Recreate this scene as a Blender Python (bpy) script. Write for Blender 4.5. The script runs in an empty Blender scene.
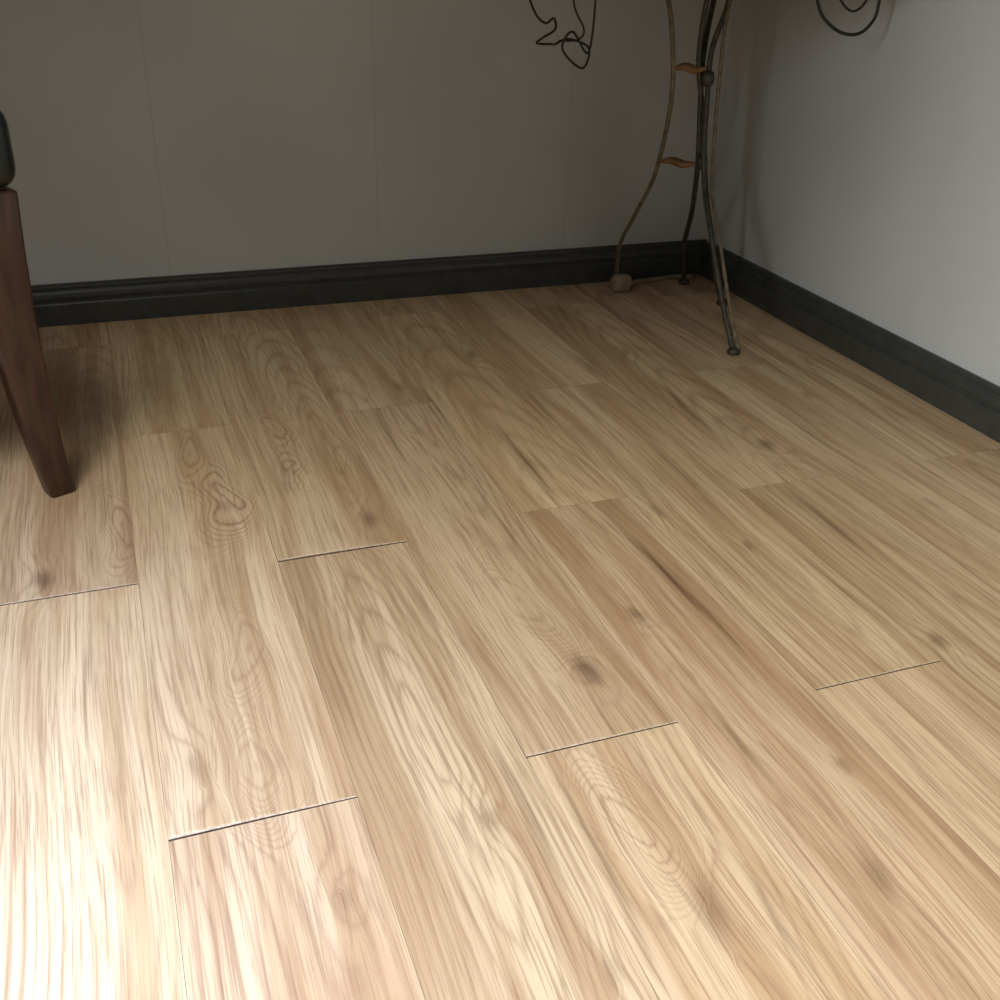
import bpy, bmesh, math, random
import numpy as np
from mathutils import Vector, Matrix
random.seed(7)
sc=bpy.context.scene
try:
    sc.view_settings.view_transform='Standard'
    sc.view_settings.look='None'
except Exception: pass
S=.75

# ---------------- helpers ----------------
def link(o,parent=None):
    sc.collection.objects.link(o)
    if parent: o.parent=parent
    return o
def empty(name,loc=(0,0,0),rz=0):
    e=bpy.data.objects.new(name,None); e.location=loc; e.rotation_euler=(0,0,rz); e.empty_display_size=.1
    return link(e)
def mesh_obj(name,verts,faces,mat=None,parent=None,smooth=False):
    me=bpy.data.meshes.new(name); me.from_pydata([tuple(v) for v in verts],[],faces); me.update()
    if mat: me.materials.append(mat)
    if smooth:
        for p in me.polygons: p.use_smooth=True
    return link(bpy.data.objects.new(name,me),parent)
def box(name,lo,hi,mat,parent=None,bev=0):
    x0,y0,z0=lo;x1,y1,z1=hi
    v=[(x0,y0,z0),(x1,y0,z0),(x1,y1,z0),(x0,y1,z0),(x0,y0,z1),(x1,y0,z1),(x1,y1,z1),(x0,y1,z1)]
    f=[(3,2,1,0),(4,5,6,7),(0,1,5,4),(1,2,6,5),(2,3,7,6),(3,0,4,7)]
    o=mesh_obj(name,v,f,mat,parent)
    if bev:
        m=o.modifiers.new('b','BEVEL'); m.width=bev; m.segments=4
        for p in o.data.polygons: p.use_smooth=True
    return o
def boxes(name,L,mat,parent=None):
    V=[];F=[]
    for (x0,y0,z0),(x1,y1,z1) in L:
        s=len(V)
        V+=[(x0,y0,z0),(x1,y0,z0),(x1,y1,z0),(x0,y1,z0),(x0,y0,z1),(x1,y0,z1),(x1,y1,z1),(x0,y1,z1)]
        for f in [(3,2,1,0),(4,5,6,7),(0,1,5,4),(1,2,6,5),(2,3,7,6),(3,0,4,7)]: F.append(tuple(s+q for q in f))
    return mesh_obj(name,V,F,mat,parent)
def catmull(pts,n=10):
    P=[Vector(p) for p in pts]; P=[P[0]*2-P[1]]+P+[P[-1]*2-P[-2]]; out=[]
    for i in range(1,len(P)-2):
        for k in range(n):
            t=k/n;a,b,c,d=P[i-1:i+3]
            out.append(.5*((2*b)+(-a+c)*t+(2*a-5*b+4*c-d)*t*t+(-a+3*b-3*c+d)*t**3))
    out.append(P[-2]); return out
def tube(name,pts,r,mat,parent=None,n=10,seg=10):
    path=catmull(pts,n); verts=[];faces=[]
    up=Vector((0.3,1,.1)).normalized()
    for i,p in enumerate(path):
        t=(path[min(i+1,len(path)-1)]-path[max(i-1,0)]).normalized()
        a=t.cross(up).normalized(); b=t.cross(a).normalized(); up=-b if b.dot(up)<0 else b
        rr=r(i/(len(path)-1)) if callable(r) else r
        for k in range(seg):
            th=2*math.pi*k/seg; verts.append(p+rr*(math.cos(th)*a+math.sin(th)*b))
    for i in range(len(path)-1):
        for k in range(seg):
            k2=(k+1)%seg; faces.append((i*seg+k,i*seg+k2,(i+1)*seg+k2,(i+1)*seg+k))
    faces.append(tuple(range(seg))[::-1]); faces.append(tuple((len(path)-1)*seg+k for k in range(seg)))
    return mesh_obj(name,verts,faces,mat,parent,True)
def lathe(name,prof,mat,parent=None,loc=(0,0,0),seg=24):
    verts=[];faces=[]
    for r,z in prof:
        for k in range(seg):
            th=2*math.pi*k/seg; verts.append((loc[0]+r*math.cos(th),loc[1]+r*math.sin(th),loc[2]+z))
    for i in range(len(prof)-1):
        for k in range(seg):
            k2=(k+1)%seg; faces.append((i*seg+k,i*seg+k2,(i+1)*seg+k2,(i+1)*seg+k))
    faces.append(tuple(range(seg))[::-1]); faces.append(tuple((len(prof)-1)*seg+k for k in range(seg)))
    return mesh_obj(name,verts,faces,mat,parent,True)

class NT:
    def __init__(s,name):
        s.m=bpy.data.materials.new(name); s.m.use_nodes=True; s.t=s.m.node_tree; s.b=s.t.nodes['Principled BSDF']
    def n(s,ty,**k):
        x=s.t.nodes.new(ty)
        for a,b in k.items(): setattr(x,a,b)
        return x
    def set(s,sock,v):
        if isinstance(v,bpy.types.NodeSocket): s.t.links.new(v,sock)
        else: sock.default_value=v
    def math(s,op,a,b=0.,c=None,clamp=False):
        x=s.n('ShaderNodeMath',operation=op,use_clamp=clamp); s.set(x.inputs[0],a); s.set(x.inputs[1],b)
        if c is not None: s.set(x.inputs[2],c)
        return x.outputs[0]
    def vm(s,op,a,b=(0,0,0)):
        x=s.n('ShaderNodeVectorMath',operation=op); s.set(x.inputs[0],a); s.set(x.inputs[1],b)
        return x.outputs['Value'] if op=='LENGTH' else x.outputs[0]
    def noise(s,vec,scale=1.,detail=2.,rough=.5,dist=0.):
        x=s.n('ShaderNodeTexNoise'); s.set(x.inputs['Vector'],vec); x.inputs['Scale'].default_value=scale
        x.inputs['Detail'].default_value=detail; x.inputs['Roughness'].default_value=rough; x.inputs['Distortion'].default_value=dist
        return x.outputs['Fac']
    def mr(s,v,a,b,c=0.,d=1.,smooth=True):
        x=s.n('ShaderNodeMapRange',interpolation_type='SMOOTHSTEP' if smooth else 'LINEAR'); s.set(x.inputs[0],v)
        for i,q in enumerate((a,b,c,d)): s.set(x.inputs[i+1],q)
        return x.outputs[0]
    def mix(s,f,a,b,mode='MIX'):
        x=s.n('ShaderNodeMix',data_type='RGBA',blend_type=mode); s.set(x.inputs[0],f)
        for i,q in ((6,a),(7,b)):
            if not isinstance(q,bpy.types.NodeSocket) and len(q)==3: q=(*q,1)
            s.set(x.inputs[i],q)
        return x.outputs[2]
    def bump(s,h,strength=.3,dist=.001):
        x=s.n('ShaderNodeBump'); x.inputs['Strength'].default_value=strength; x.inputs['Distance'].default_value=dist
        s.set(x.inputs['Height'],h); s.t.links.new(x.outputs[0],s.b.inputs['Normal'])
    def obj(s): return s.n('ShaderNodeTexCoord').outputs['Object']
    def attr(s,a): return s.n('ShaderNodeAttribute',attribute_name=a).outputs['Fac']

# ---------------- materials ----------------
def wood_floor():
    M=NT('laminate_oak'); P=M.obj()
    sd=M.attr('seed')
    cmb=M.n('ShaderNodeCombineXYZ'); M.set(cmb.inputs[0],M.math('MULTIPLY',sd,13.7)); M.set(cmb.inputs[1],M.math('MULTIPLY',sd,7.3))
    Q=M.vm('ADD',P,cmb.outputs[0])
    F=M.attr('ringf'); core=M.attr('core'); st=M.attr('streak'); halo=M.attr('halo'); flow=M.attr('flow')
    c2=M.n('ShaderNodeCombineXYZ'); M.set(c2.inputs[0],flow); QW=M.vm('ADD',Q,c2.outputs[0])
    fine=M.noise(M.vm('MULTIPLY',QW,(480,7,1)),1,3,.7)
    mid=M.noise(M.vm('MULTIPLY',QW,(190,2.4,1)),1,3,.65)
    broad=M.noise(M.vm('MULTIPLY',QW,(20,.85,1)),1,3,.6)
    tri=M.math('PINGPONG',M.math('ADD',F,M.math('MULTIPLY',mid,.7)),.5)
    ring=M.math('POWER',M.math('MULTIPLY',tri,2.),3.5)
    col=M.mix(M.mr(broad,.36,.63),(.46,.305,.160),(.665,.495,.300))
    col=M.mix(M.mr(mid,.51,.62,0,.42),col,(.32,.185,.09))
    col=M.mix(M.math('MULTIPLY',ring,halo),col,(.21,.10,.05))
    col=M.mix(M.mr(fine,.52,.60,0,.48),col,(.26,.15,.075))
    col=M.mix(M.math('MULTIPLY',st,M.mr(mid,.3,.55,.35,.95)),col,(.14,.07,.03))
    col=M.mix(M.math('MULTIPLY',core,M.mr(fine,.2,.7,.6,1.)),col,(.11,.052,.025))
    f1=M.math('FRACT',M.math('MULTIPLY',sd,5.37)); f2=M.math('FRACT',M.math('MULTIPLY',sd,9.71))
    x=M.n('ShaderNodeHueSaturation'); M.set(x.inputs['Value'],M.mr(f1,0,1,.91,1.07,False)); M.set(x.inputs['Hue'],M.mr(f2,0,1,.497,.503,False)); M.set(x.inputs['Color'],col)
    M.set(M.b.inputs['Base Color'],x.outputs[0])
    M.set(M.b.inputs['Roughness'],M.mr(fine,.3,.7,.56,.46))
    M.bump(fine,.35,.0006)
    return M.m
def plain(name,col,rough=.5,metal=0,ns=40,var=.15,bump=0,stretch=(1,1,1),spec=.5):
    M=NT(name); P=M.vm('MULTIPLY',M.obj(),stretch)
    n=M.noise(P,ns,3)
    c2=tuple(c*(1-var) for c in col); c1=tuple(min(1,c*(1+var)) for c in col)
    M.set(M.b.inputs['Base Color'],M.mix(M.mr(n,.3,.7),c1,c2))
    M.b.inputs['Roughness'].default_value=rough; M.b.inputs['Metallic'].default_value=metal
    M.b.inputs['Specular IOR Level'].default_value=spec
    if bump: M.bump(n,bump,.001)
    return M.m
def wallmat(name):
    M=NT(name); P=M.obj()
    sep=M.n('ShaderNodeSeparateXYZ'); M.set(sep.inputs[0],P)
    n=M.noise(P,260,2,.6); big=M.noise(P,3,2)
    col=M.mix(M.mr(big,.3,.7),(.54,.565,.55),(.58,.605,.59))
    d=M.math('PINGPONG',M.math('SUBTRACT',sep.outputs[0],.114),.2265)
    seam=M.mr(d,0.,.0022,.22,0)
    col=M.mix(seam,col,(.2,.2,.18))
    M.set(M.b.inputs['Base Color'],col)
    M.b.inputs['Roughness'].default_value=.75
    M.bump(n,.25,.0008)
    return M.m
m_floor=wood_floor()
m_gap=plain('seam_dark',(.06,.04,.025),.9)
m_edge=plain('plank_core_lit',(.50,.39,.27),.8,0,300,.3)  # core colour made paler to paint in the lit lip of raised plank ends
m_wall=wallmat('wallpaper_grey')
m_ceil=plain('ceiling_paint',(.3,.3,.28),.9)
m_base=plain('baseboard_charcoal',(.046,.049,.043),.45,0,30,.15,.1)
m_iron=plain('aged_iron',(.075,.067,.052),.5,.4,60,.3)
m_brass=plain('aged_brass',(.19,.155,.095),.55,.2,60,.3)
m_knot=plain('copper',(.24,.13,.06),.55,.1,60,.3)
m_legwood=plain('dark_walnut',(.048,.019,.009),.35,0,12,.4,.05,(6,6,1))
m_vinyl=plain('black_vinyl',(.012,.016,.014),.28,0,200,.3,.2)
m_top=plain('tabletop_dark_wood',(.08,.05,.03),.4,0,10,.3,0,(1,8,1))
m_black=plain('black_rubber',(.015,.015,.015),.5)
m_plast=plain('beige_plastic',(.28,.22,.14),.5)
m_white=plain('white_frame',(.75,.75,.73),.4)

# ---------------- floor ----------------
BX=1.395; BY=2.265
WX=BX+.016; WY=BY+.016
LX=-2.3; NY=-1.7; H=2.4
KN=[(-.137,1.26,.022,.045,2.,.8),(.29,1.287,.016,.05,2,.7),(.646,1.866,.018,.045,1.5,.7),
(1.003,1.336,.022,.045,2,.7),(.708,1.174,.016,.045,1.5,.5),(.449,.87,.022,.05,2.5,.8),(.553,.961,.016,.03,1.5,.7),
(.259,.695,.016,.035,2,.55),(.017,.84,.02,.045,1.5,.4),(.114,.637,.016,.035,1.5,.4),
(.638,.635,.013,.025,1.,.5),(.891,.78,.018,.03,1.5,.75),(.787,1.06,.012,.025,1.,.6),(.411,.537,.025,.06,2,.5),
(.473,1.763,.016,.045,1.5,.5),(1.122,1.08,.017,.035,1.5,.4),(.58,.52,.02,.05,2,.5),(.96,1.80,.015,.03,1.,.4),(1.2,1.5,.015,.03,1.,.4),(.30,.50,.015,.03,1,.3),
(.104,1.375,.012,.03,1,.45),(.213,1.457,.010,.022,1,.4)]
CA=[(.104,1.40,.050,.17,4,1.),(.213,1.475,.034,.10,3,.8),(.216,1.63,.034,.12,3,.8),(.067,1.574,.032,.13,3,.75),
(-.041,1.373,.036,.17,3.5,.7),(.388,.64,.040,.10,3,.6),(.298,1.486,.022,.10,2.5,.5),(.09,1.02,.04,.13,3,.45),(.42,1.02,.045,.14,3,.4),(.07,.83,.04,.10,3,.4),(-.13,1.75,.04,.15,3,.5),(.43,1.62,.03,.12,3,.4)]
ST=[(.587,1.41,.008,.19,.9),(.636,1.0,.009,.2,1.),(.94,1.53,.009,.18,.85),(.305,1.07,.006,.13,.7),(.342,.6,.008,.2,.8),
(.302,.7,.006,.13,.7),(.945,1.09,.008,.13,.8),(.80,1.25,.006,.2,.5),(.48,1.25,.005,.16,.55),(.55,.72,.006,.15,.6),(.70,.85,.006,.14,.5),
(1.10,1.35,.007,.2,.6),(.40,1.55,.006,.14,.5),(.76,1.6,.007,.18,.6),(-.09,1.02,.005,.12,.5),(.17,1.02,.005,.2,.35),(.85,.95,.006,.15,.6),
(.51,1.62,.005,.15,.5),(1.2,1.2,.006,.15,.6),(.46,.48,.006,.12,.6),(.72,.62,.006,.12,.5),(1.0,.75,.006,.1,.5),(.86,1.75,.006,.14,.6),(.68,1.62,.006,.15,.5),(.24,1.28,.004,.1,.4),(.03,1.2,.004,.15,.3)]
def sm(d,a,b):
    t=np.clip((b-d)/(b-a),0,1); return t*t*(3-2*t)
def fields(x,y,xa,s):
    rs=np.random.RandomState(int(s*9973)%100000)
    ph=rs.rand(10)*6.28
    wx=x+.006*np.sin(y*5.1+ph[0])+.003*np.sin(y*13+ph[1]+x*20)+.0015*np.sin(y*31+ph[2])
    wy=y+.012*np.sin(x*60+ph[3])
    xc=xa+pw*(.2+.6*rs.rand()); d0=.03+.04*rs.rand(); sl=(.04+.07*rs.rand())*rs.choice([-1,1])
    depth=d0+sl*(wy-(1.2+rs.randn()*.2))+.008*np.sin(y*4+ph[4])
    R=np.sqrt((wx-xc)**2+depth**2+1e-6)
    F=R/.0095
    halo=.28+.16*np.sin(y*3+ph[5]+x*12)+0*x
    flow=.004*np.sin(y*5.1+ph[0])+.0025*np.sin(y*11+ph[1])
    core=np.zeros_like(x);st=np.zeros_like(x)
    nx=.16*np.sin(wy*23+ph[6])+.1*np.sin(wy*51+ph[7])
    for cx,cy,a,b,n,k in CA:
        if not (xa-.001<cx<xa+pw+.001): continue
        u=(wx-cx)/a+nx; v=(wy-cy)/b
        d=np.sqrt(u*u+v*v+.12*np.sin(3*np.arctan2(v,u)+ph[8])*np.minimum(u*u+v*v,1))
        w=sm(d,.45,1.25)
        F=F*(1-w)+w*(d*n)
        halo=np.maximum(halo,w*k*.8)
        flow=flow+w*.006*np.sin(v*3)*np.sign(u)*np.minimum(abs(u),1)
    for cx,cy,a,b,n,k in KN:
        u=(wx-cx)/a+nx*.5; v=(wy-cy)/b; d=np.sqrt(u*u+v*v)
        F=F+n*sm(d,.0,2.2)
        core=np.maximum(core,k*sm(d,.1,.85))
        halo=np.maximum(halo,.55*k*sm(d,.3,2.0))
        flow=flow+.006*np.exp(-d*d*.6)*np.sign(u)
    for cx,cy,a,b,k in ST:
        u=(wx-cx)/a; v=(wy-cy)/b; st=np.maximum(st,k*sm(np.sqrt(u*u+v*v),.05,1.1))
    return F,halo,core,st,flow
V=[];Fc=[];seeds=[];mi=[];A=[[] for _ in range(5)]
pw=.1779; pl=.9144; x00=-.203
LIFT={(0,1.21):(.0014,.0020),(1,.755):(.0036,.0010),(2,1.21):(.0036,.0026),(3,.755):(.0018,.0012),(5,.755):(.0010,.0012)}
def near_lift(i,y):
    for (a,b),l in LIFT.items():
        if a==i and abs(b-y)<.01: return l
    return None
i=-11
while x00+i*pw<WX:
    xa=x00+i*pw; xb=min(xa+pw,WX)
    y0=(1.21 if i%2==0 else .755)-4*pl
    if i in (4,): y0+=.03
    k=0
    while y0+k*pl<WY:
        ya=y0+k*pl; yb=ya+pl
        if yb>NY:
            lf=near_lift(i,ya); s=random.random()*10
            g=.00018; ge=.0006 if lf else .0002; gf=.0005 if near_lift(i,yb) else .0002
            a=max(ya,NY)+ge; b=min(yb,WY)-gf
            dense = xb>-.6 and b>.2
            dx,dy=(.0065,.011) if dense else (.04,.1)
            n=max(2,int((b-a)/dy)); nx=max(3,int((xb-xa)/dx)+1)
            ys=np.linspace(a,b,n+1)
            if lf: ys=np.concatenate([[a,a+.0014,a+.0025,a+.0038],ys[1:]])
            xs=np.linspace(xa+g,xb-g,nx)
            X,Y=np.meshgrid(xs,ys)
            t=(X-xa)/pw
            if lf:
                Z=(lf[0]*(1-t)+lf[1]*t)*(.7+.3*np.sin(np.pi*t))*np.exp(-(np.maximum(Y-a,0)/.045)**1.3)
                Z=Z-np.minimum(.0013,Z*.5)*np.clip(1-(Y-a)/.0038,0,1)**1.5
            else: Z=X*0
            fs=fields(X.ravel(),Y.ravel(),xa,s)
            st=len(V)
            V+=list(zip(X.ravel().tolist(),Y.ravel().tolist(),Z.ravel().tolist()))
            for q in range(5): A[q]+=fs[q].tolist()
            ny=len(ys)
            for r in range(ny-1):
                for q in range(nx-1):
                    Fc.append((st+r*nx+q,st+r*nx+q+1,st+(r+1)*nx+q+1,st+(r+1)*nx+q)); seeds.append(s); mi.append(2 if (lf and r==0) else 0)
            ring=[st+q for q in range(nx)]+[st+r*nx+nx-1 for r in range(1,ny)]+[st+(ny-1)*nx+q for q in range(nx-2,-1,-1)]+[st+r*nx for r in range(ny-2,0,-1)]
            sb=len(V)
            for v in ring:
                V.append((V[v][0],V[v][1],-.003))
                for q in range(5): A[q].append(0.)
            L=len(ring)
            for q in range(L):
                Fc.append((ring[q],sb+q,sb+(q+1)%L,ring[(q+1)%L])); seeds.append(s); mi.append(3)
        k+=1
    i+=1
st=len(V)
V+=[(LX,NY,-.003),(WX,NY,-.003),(WX,WY,-.003),(LX,WY,-.003),(LX,NY,-.06),(WX,NY,-.06),(WX,WY,-.06),(LX,WY,-.06)]
for q in range(5): A[q]+=[0.]*8
for f in [(0,1,2,3),(7,6,5,4),(0,4,5,1),(1,5,6,2),(2,6,7,3),(3,7,4,0)]:
    Fc.append(tuple(st+a for a in f)); seeds.append(0); mi.append(1)
m_edge2=plain('plank_core_dark',(.13,.08,.05),.8,0,300,.3)
floor=mesh_obj('floor',V,Fc,m_floor); floor.data.materials.append(m_gap); floor.data.materials.append(m_edge); floor.data.materials.append(m_edge2)
at=floor.data.attributes.new('seed','FLOAT','FACE'); at.data.foreach_set('value',seeds)
floor.data.polygons.foreach_set('material_index',mi)
for nm,a in zip(('ringf','halo','core','streak','flow'),A):
    at=floor.data.attributes.new(nm,'FLOAT','POINT'); at.data.foreach_set('value',a)
floor.data.update()

# ---------------- walls ----------------
T=.1
box('wall_back',(LX-T,WY,-.06),(WX+T,WY+T,H),m_wall)
box('wall_right',(WX,NY-T,-.06),(WX+T,WY,H),m_wall)
box('wall_front',(LX,NY-T,-.06),(WX,NY,H),m_wall)
wy0,wy1,wz0,wz1=-1.3,-.3,.6,1.9
boxes('wall_left',[((LX-T,NY-T,-.06),(LX,wy0,H)),((LX-T,wy1,-.06),(LX,WY,H)),((LX-T,wy0,-.06),(LX,wy1,wz0)),((LX-T,wy0,wz1),(LX,wy1,H))],m_wall)
boxes('added_window_2',[((LX-.07,wy0,wz0),(LX-.02,wy0+.05,wz1)),((LX-.07,wy1-.05,wz0),(LX-.02,wy1,wz1)),((LX-.07,wy0+.05,wz0),(LX-.02,wy1-.05,wz0+.05)),((LX-.07,wy0+.05,wz1-.05),(LX-.02,wy1-.05,wz1))],m_white)  # unseen frame added around the side lamp opening
sx0,sx1,sy0,sy1=-1.15,-.05,-.5,.6
boxes('ceiling',[((LX-T,NY-T,H),(sx0,WY+T,H+.12)),((sx1,NY-T,H),(WX+T,WY+T,H+.12)),((sx0,NY-T,H),(sx1,sy0,H+.12)),((sx0,sy1,H),(sx1,WY+T,H+.12))],m_ceil)
boxes('added_window_1',[((sx0,sy0,H+.0),(sx0+.04,sy1,H+.12)),((sx1-.04,sy0,H),(sx1,sy1,H+.12)),((sx0+.04,sy0,H),(sx1-.04,sy0+.04,H+.12)),((sx0+.04,sy1-.04,H),(sx1-.04,sy1,H+.12))],m_white)  # unseen skylight frame, added to house the ceiling lamps

# ---------------- baseboards ----------------
prof=[(0,0),(0,.044),(.002,.047),(.0045,.048),(.0045,.053),(.002,.055),(.0015,.060),(.003,.066),(.006,.071),(.0062,.075),(.0045,.078),(.006,.082),(.010,.0845),(.016,.085)]
def baseboard(name,fn,a,b):
    V=[];F=[];P=prof+[(.016,0)]
    for t in (a,b):
        for d,z in P: V.append(fn(d,z,t))
    n=len(P)
    for q in range(n): F.append((q,(q+1)%n,n+(q+1)%n,n+q))
    F.append(tuple(range(n))); F.append(tuple(range(2*n-1,n-1,-1)))
    o=mesh_obj(name,V,F,m_base)
    bm=bmesh.new(); bm.from_mesh(o.data); bmesh.ops.recalc_face_normals(bm,faces=bm.faces); bm.to_mesh(o.data); bm.free()
baseboard('baseboard_back',lambda d,z,t:(t,BY+d,z),LX,BX+.016)
baseboard('baseboard_right',lambda d,z,t:(BX+d,t,z),NY,BY)

# ---------------- wrought iron table ----------------
tb=empty('wrought_iron_table')
legs={
'leg_1':[(1.209,1.98,.70),(1.209,1.98,.636),(1.191,1.99,.553),(1.187,1.98,.479),(1.188,1.97,.37),(1.190,1.95,.286),(1.179,1.88,.199),(1.171,1.80,.0955),(1.175,1.74,.006)],
'leg_2':[(1.25,2.08,.70),(1.217,2.05,.632),(1.185,2.01,.532),(1.186,2.0,.438),(1.195,2.0,.337),(1.237,2.07,.214),(1.274,2.15,.112),(1.315,2.2,.006)],
'leg_3':[(1.08,2.05,.70),(1.106,2.03,.632),(1.122,2.02,.532),(1.132,2.03,.434),(1.139,2.08,.293),(1.131,2.14,.192),(1.131,2.2,.108),(1.141,2.225,.006)],
'leg_4':[(1.17,1.98,.70),(1.172,2.0,.634),(1.17,2.0,.533),(1.196,2.0,.418),(1.223,2.0,.274),(1.261,2.01,.161),(1.291,2.02,.065),(1.322,2.03,.006)]}
for nm,p in legs.items():
    tube(nm,p,.0058 if nm!='leg_3' else .005,m_iron if nm!='leg_3' else m_brass,tb)
tube('brass_rod',[(1.215,1.965,.70),(1.20,1.965,.60),(1.202,1.965,.5),(1.20,1.955,.40),(1.202,1.94,.286),(1.190,1.868,.199),(1.181,1.79,.0955),(1.185,1.735,.006)],.004,m_brass,tb)
for j,(x,y,z) in enumerate([(1.175,1.738,0),(1.315,2.2,0),(1.322,2.03,0),(1.138,2.222,0)]):
    lathe('foot_%d'%(j+1),[(.010,0),(.014,.003),(.013,.008),(.008,.013)],m_iron if j<3 else m_brass,tb,(x,y,z))
for j,(x,y,z) in enumerate([(1.187,1.985,.50),(1.195,1.985,.335)]):
    lathe('collar_%d'%(j+1),[(.009,-.014),(.012,-.008),(.013,0),(.012,.008),(.009,.014)],m_iron,tb,(x,y,z))
tube('link_1',[(1.125,2.02,.515),(1.145,2.01,.520),(1.165,2.0,.515),(1.187,1.99,.52)],lambda t:.003+.006*math.sin(math.pi*t),m_knot,tb)
tube('link_2',[(1.139,2.06,.325),(1.155,2.04,.330),(1.175,2.02,.325),(1.192,2.0,.33)],lambda t:.003+.006*math.sin(math.pi*t),m_knot,tb)
box('top',(.74,1.60,.70),(1.385,2.25,.725),m_top,tb,.006)
Y=1.98
def pxl(pts): return [(.794+(a-532)*.00203,Y+.01*math.sin(j*1.9),.632-(b-5)*.00178) for j,(a,b) in enumerate(pts)]
tube('wire_scroll_1',pxl([(540,-33),(530,-10),(534,12),(545,22),(556,18),(556,28),(542,36),(540,42),(556,43)]),.0022,m_black,tb)
tube('wire_scroll_2',pxl([(556,43),(572,38),(590,46),(586,66),(574,58),(564,44),(572,30),(592,52),(596,20),(592,-33)]),.0022,m_black,tb)
tube('wire_scroll_3',pxl([(570,-33),(576,5),(584,28),(578,38),(562,40)]),.0018,m_black,tb)
tube('wire_scroll_4',[(1.205,1.7,.70),(1.219,1.7,.655),(1.245,1.705,.628),(1.280,1.7,.609),(1.318,1.7,.609),(1.343,1.7,.632),(1.347,1.7,.665),(1.347,1.7,.70)],.003,m_black,tb)
tube('wire_scroll_5',[(1.24,1.69,.70),(1.255,1.69,.665),(1.285,1.69,.645),(1.31,1.69,.66),(1.32,1.69,.70)],.0022,m_black,tb)
pc=empty('extension_cable')
box('plug',(1.108,2.165,0),(1.158,2.2,.042),m_plast,pc,.014)
tube('cord',[(1.157,2.19,.012),(1.20,2.232,.006),(1.26,2.24,.005),(1.31,2.248,.005),(1.36,2.24,.005)],.005,m_plast,pc)

# ---------------- dining chair ----------------
RZ=math.radians(24)
ch=empty('dining_chair',(-.118,1.50,0),RZ)
def leg(name,y0,y1,pr):
    V=[];F=[]
    for z,a,b in pr: V+= [(a,y0,z),(b,y0,z),(b,y1,z),(a,y1,z)]
    for q in range(len(pr)-1):
        for k in range(4):
            k2=(k+1)%4; F.append((q*4+k,q*4+k2,(q+1)*4+k2,(q+1)*4+k))
    F.append((3,2,1,0)); n=(len(pr)-1)*4; F.append((n,n+1,n+2,n+3))
    o=mesh_obj(name,V,F,m_legwood,ch,True); m=o.modifiers.new('b','BEVEL'); m.width=.005;m.segments=3;m.limit_method='ANGLE';m.angle_limit=math.radians(50)
    return o
fr=[(0,-.019,.018),(.04,-.026,.015),(.083,-.033,.012),(.13,-.040,.010),(.175,-.045,.009),(.24,-.052,.008),(.29,-.055,.008),(.36,-.056,.010),(.44,-.050,.014)]
DX=-.42; DW=.42
leg('leg_front_1',-.015,.017,fr); leg('leg_front_2',DW-.017,DW+.015,fr)
bk=[(z,DX-.02-.06*((.44-z)/.44)**2-.0,DX+.025-.06*((.44-z)/.44)**2) for z in (0,.08,.16,.24,.32,.40,.44)]
bk+= [(z,DX-.02-.10*((z-.44)/.5)**1.4,DX+.018-.10*((z-.44)/.5)**1.4) for z in (.52,.62,.74,.86,.94)]
leg('leg_back_1',-.015,.017,bk); leg('leg_back_2',DW-.017,DW+.015,bk)
box('rail_front',(-.03,.017,.385),(.005,DW-.017,.44),m_legwood,ch,.003)
box('rail_back',(DX-.01,.017,.385),(DX+.02,DW-.017,.44),m_legwood,ch,.003)
box('rail_side_1',(DX+.02,-.012,.385),(-.03,.014,.44),m_legwood,ch,.003)
box('rail_side_2',(DX+.02,DW-.014,.385),(-.03,DW+.012,.44),m_legwood,ch,.003)
box('seat',(DX+.03,-.020,.44),(.022,DW+.020,.545),m_vinyl,ch,.026)
box('back_rest',(DX-.115,.017,.80),(DX-.075,DW-.017,.92),m_legwood,ch,.008)
box('back_slat',(DX-.075,.017,.62),(DX-.045,DW-.017,.67),m_legwood,ch,.006)

# ---------------- light ----------------
def area(name,loc,target,sx,sy,e,col,spread=180):
    l=bpy.data.lights.new(name,'AREA'); l.shape='RECTANGLE'; l.size=sx;l.size_y=sy;l.energy=e;l.color=col;l.spread=math.radians(spread)
    o=bpy.data.objects.new(name,l); o.location=loc; d=Vector(target)-Vector(loc); o.rotation_euler=d.to_track_quat('-Z','Y').to_euler(); link(o); return o
area('added_roof_light',(-.6,.05,H+.04),(-.25,.17,0),.8,.8,24,(1.0,.98,.95),84)  # added overhead lamp; spread narrowed so the floor darkens towards the back wall
area('added_blue_floor_light',(-.6,.05,H+.03),(-.55,.42,0),.6,.6,14.5,(.36,.53,1.0),46)  # added blue lamp that cools and whitens the near-left floor
area('added_side_light',(LX-.02,-.8,1.25),(1.4,.22,.45),.9,1.2,11,(.96,.98,1.0),47)  # added lamp aimed to brighten the near part of the right wall
w=bpy.data.worlds.new('w'); sc.world=w; w.use_nodes=True; w.node_tree.nodes['Background'].inputs[0].default_value=(.75,.85,1,1); w.node_tree.nodes['Background'].inputs[1].default_value=.3

# ---------------- camera ----------------
Xd=Vector((.9383,-.1392,.3166));Yd=Vector((-.3446,-.4582,.8193));Up=Vector((.031,-.878,-.4776))
right=Vector((Xd.x,Yd.x,Up.x)).normalized(); back=-Vector((Xd.z,Yd.z,Up.z))
back=(back-right*back.dot(right)).normalized(); up=back.cross(right)
M=Matrix((right,up,back)).transposed().to_4x4(); M.translation=(0,0,S)
cd=bpy.data.cameras.new('camera'); cam=bpy.data.objects.new('camera',cd); link(cam); cam.matrix_world=M
cd.sensor_width=36; cd.lens=36*1.046; cd.clip_start=.02
sc.camera=cam
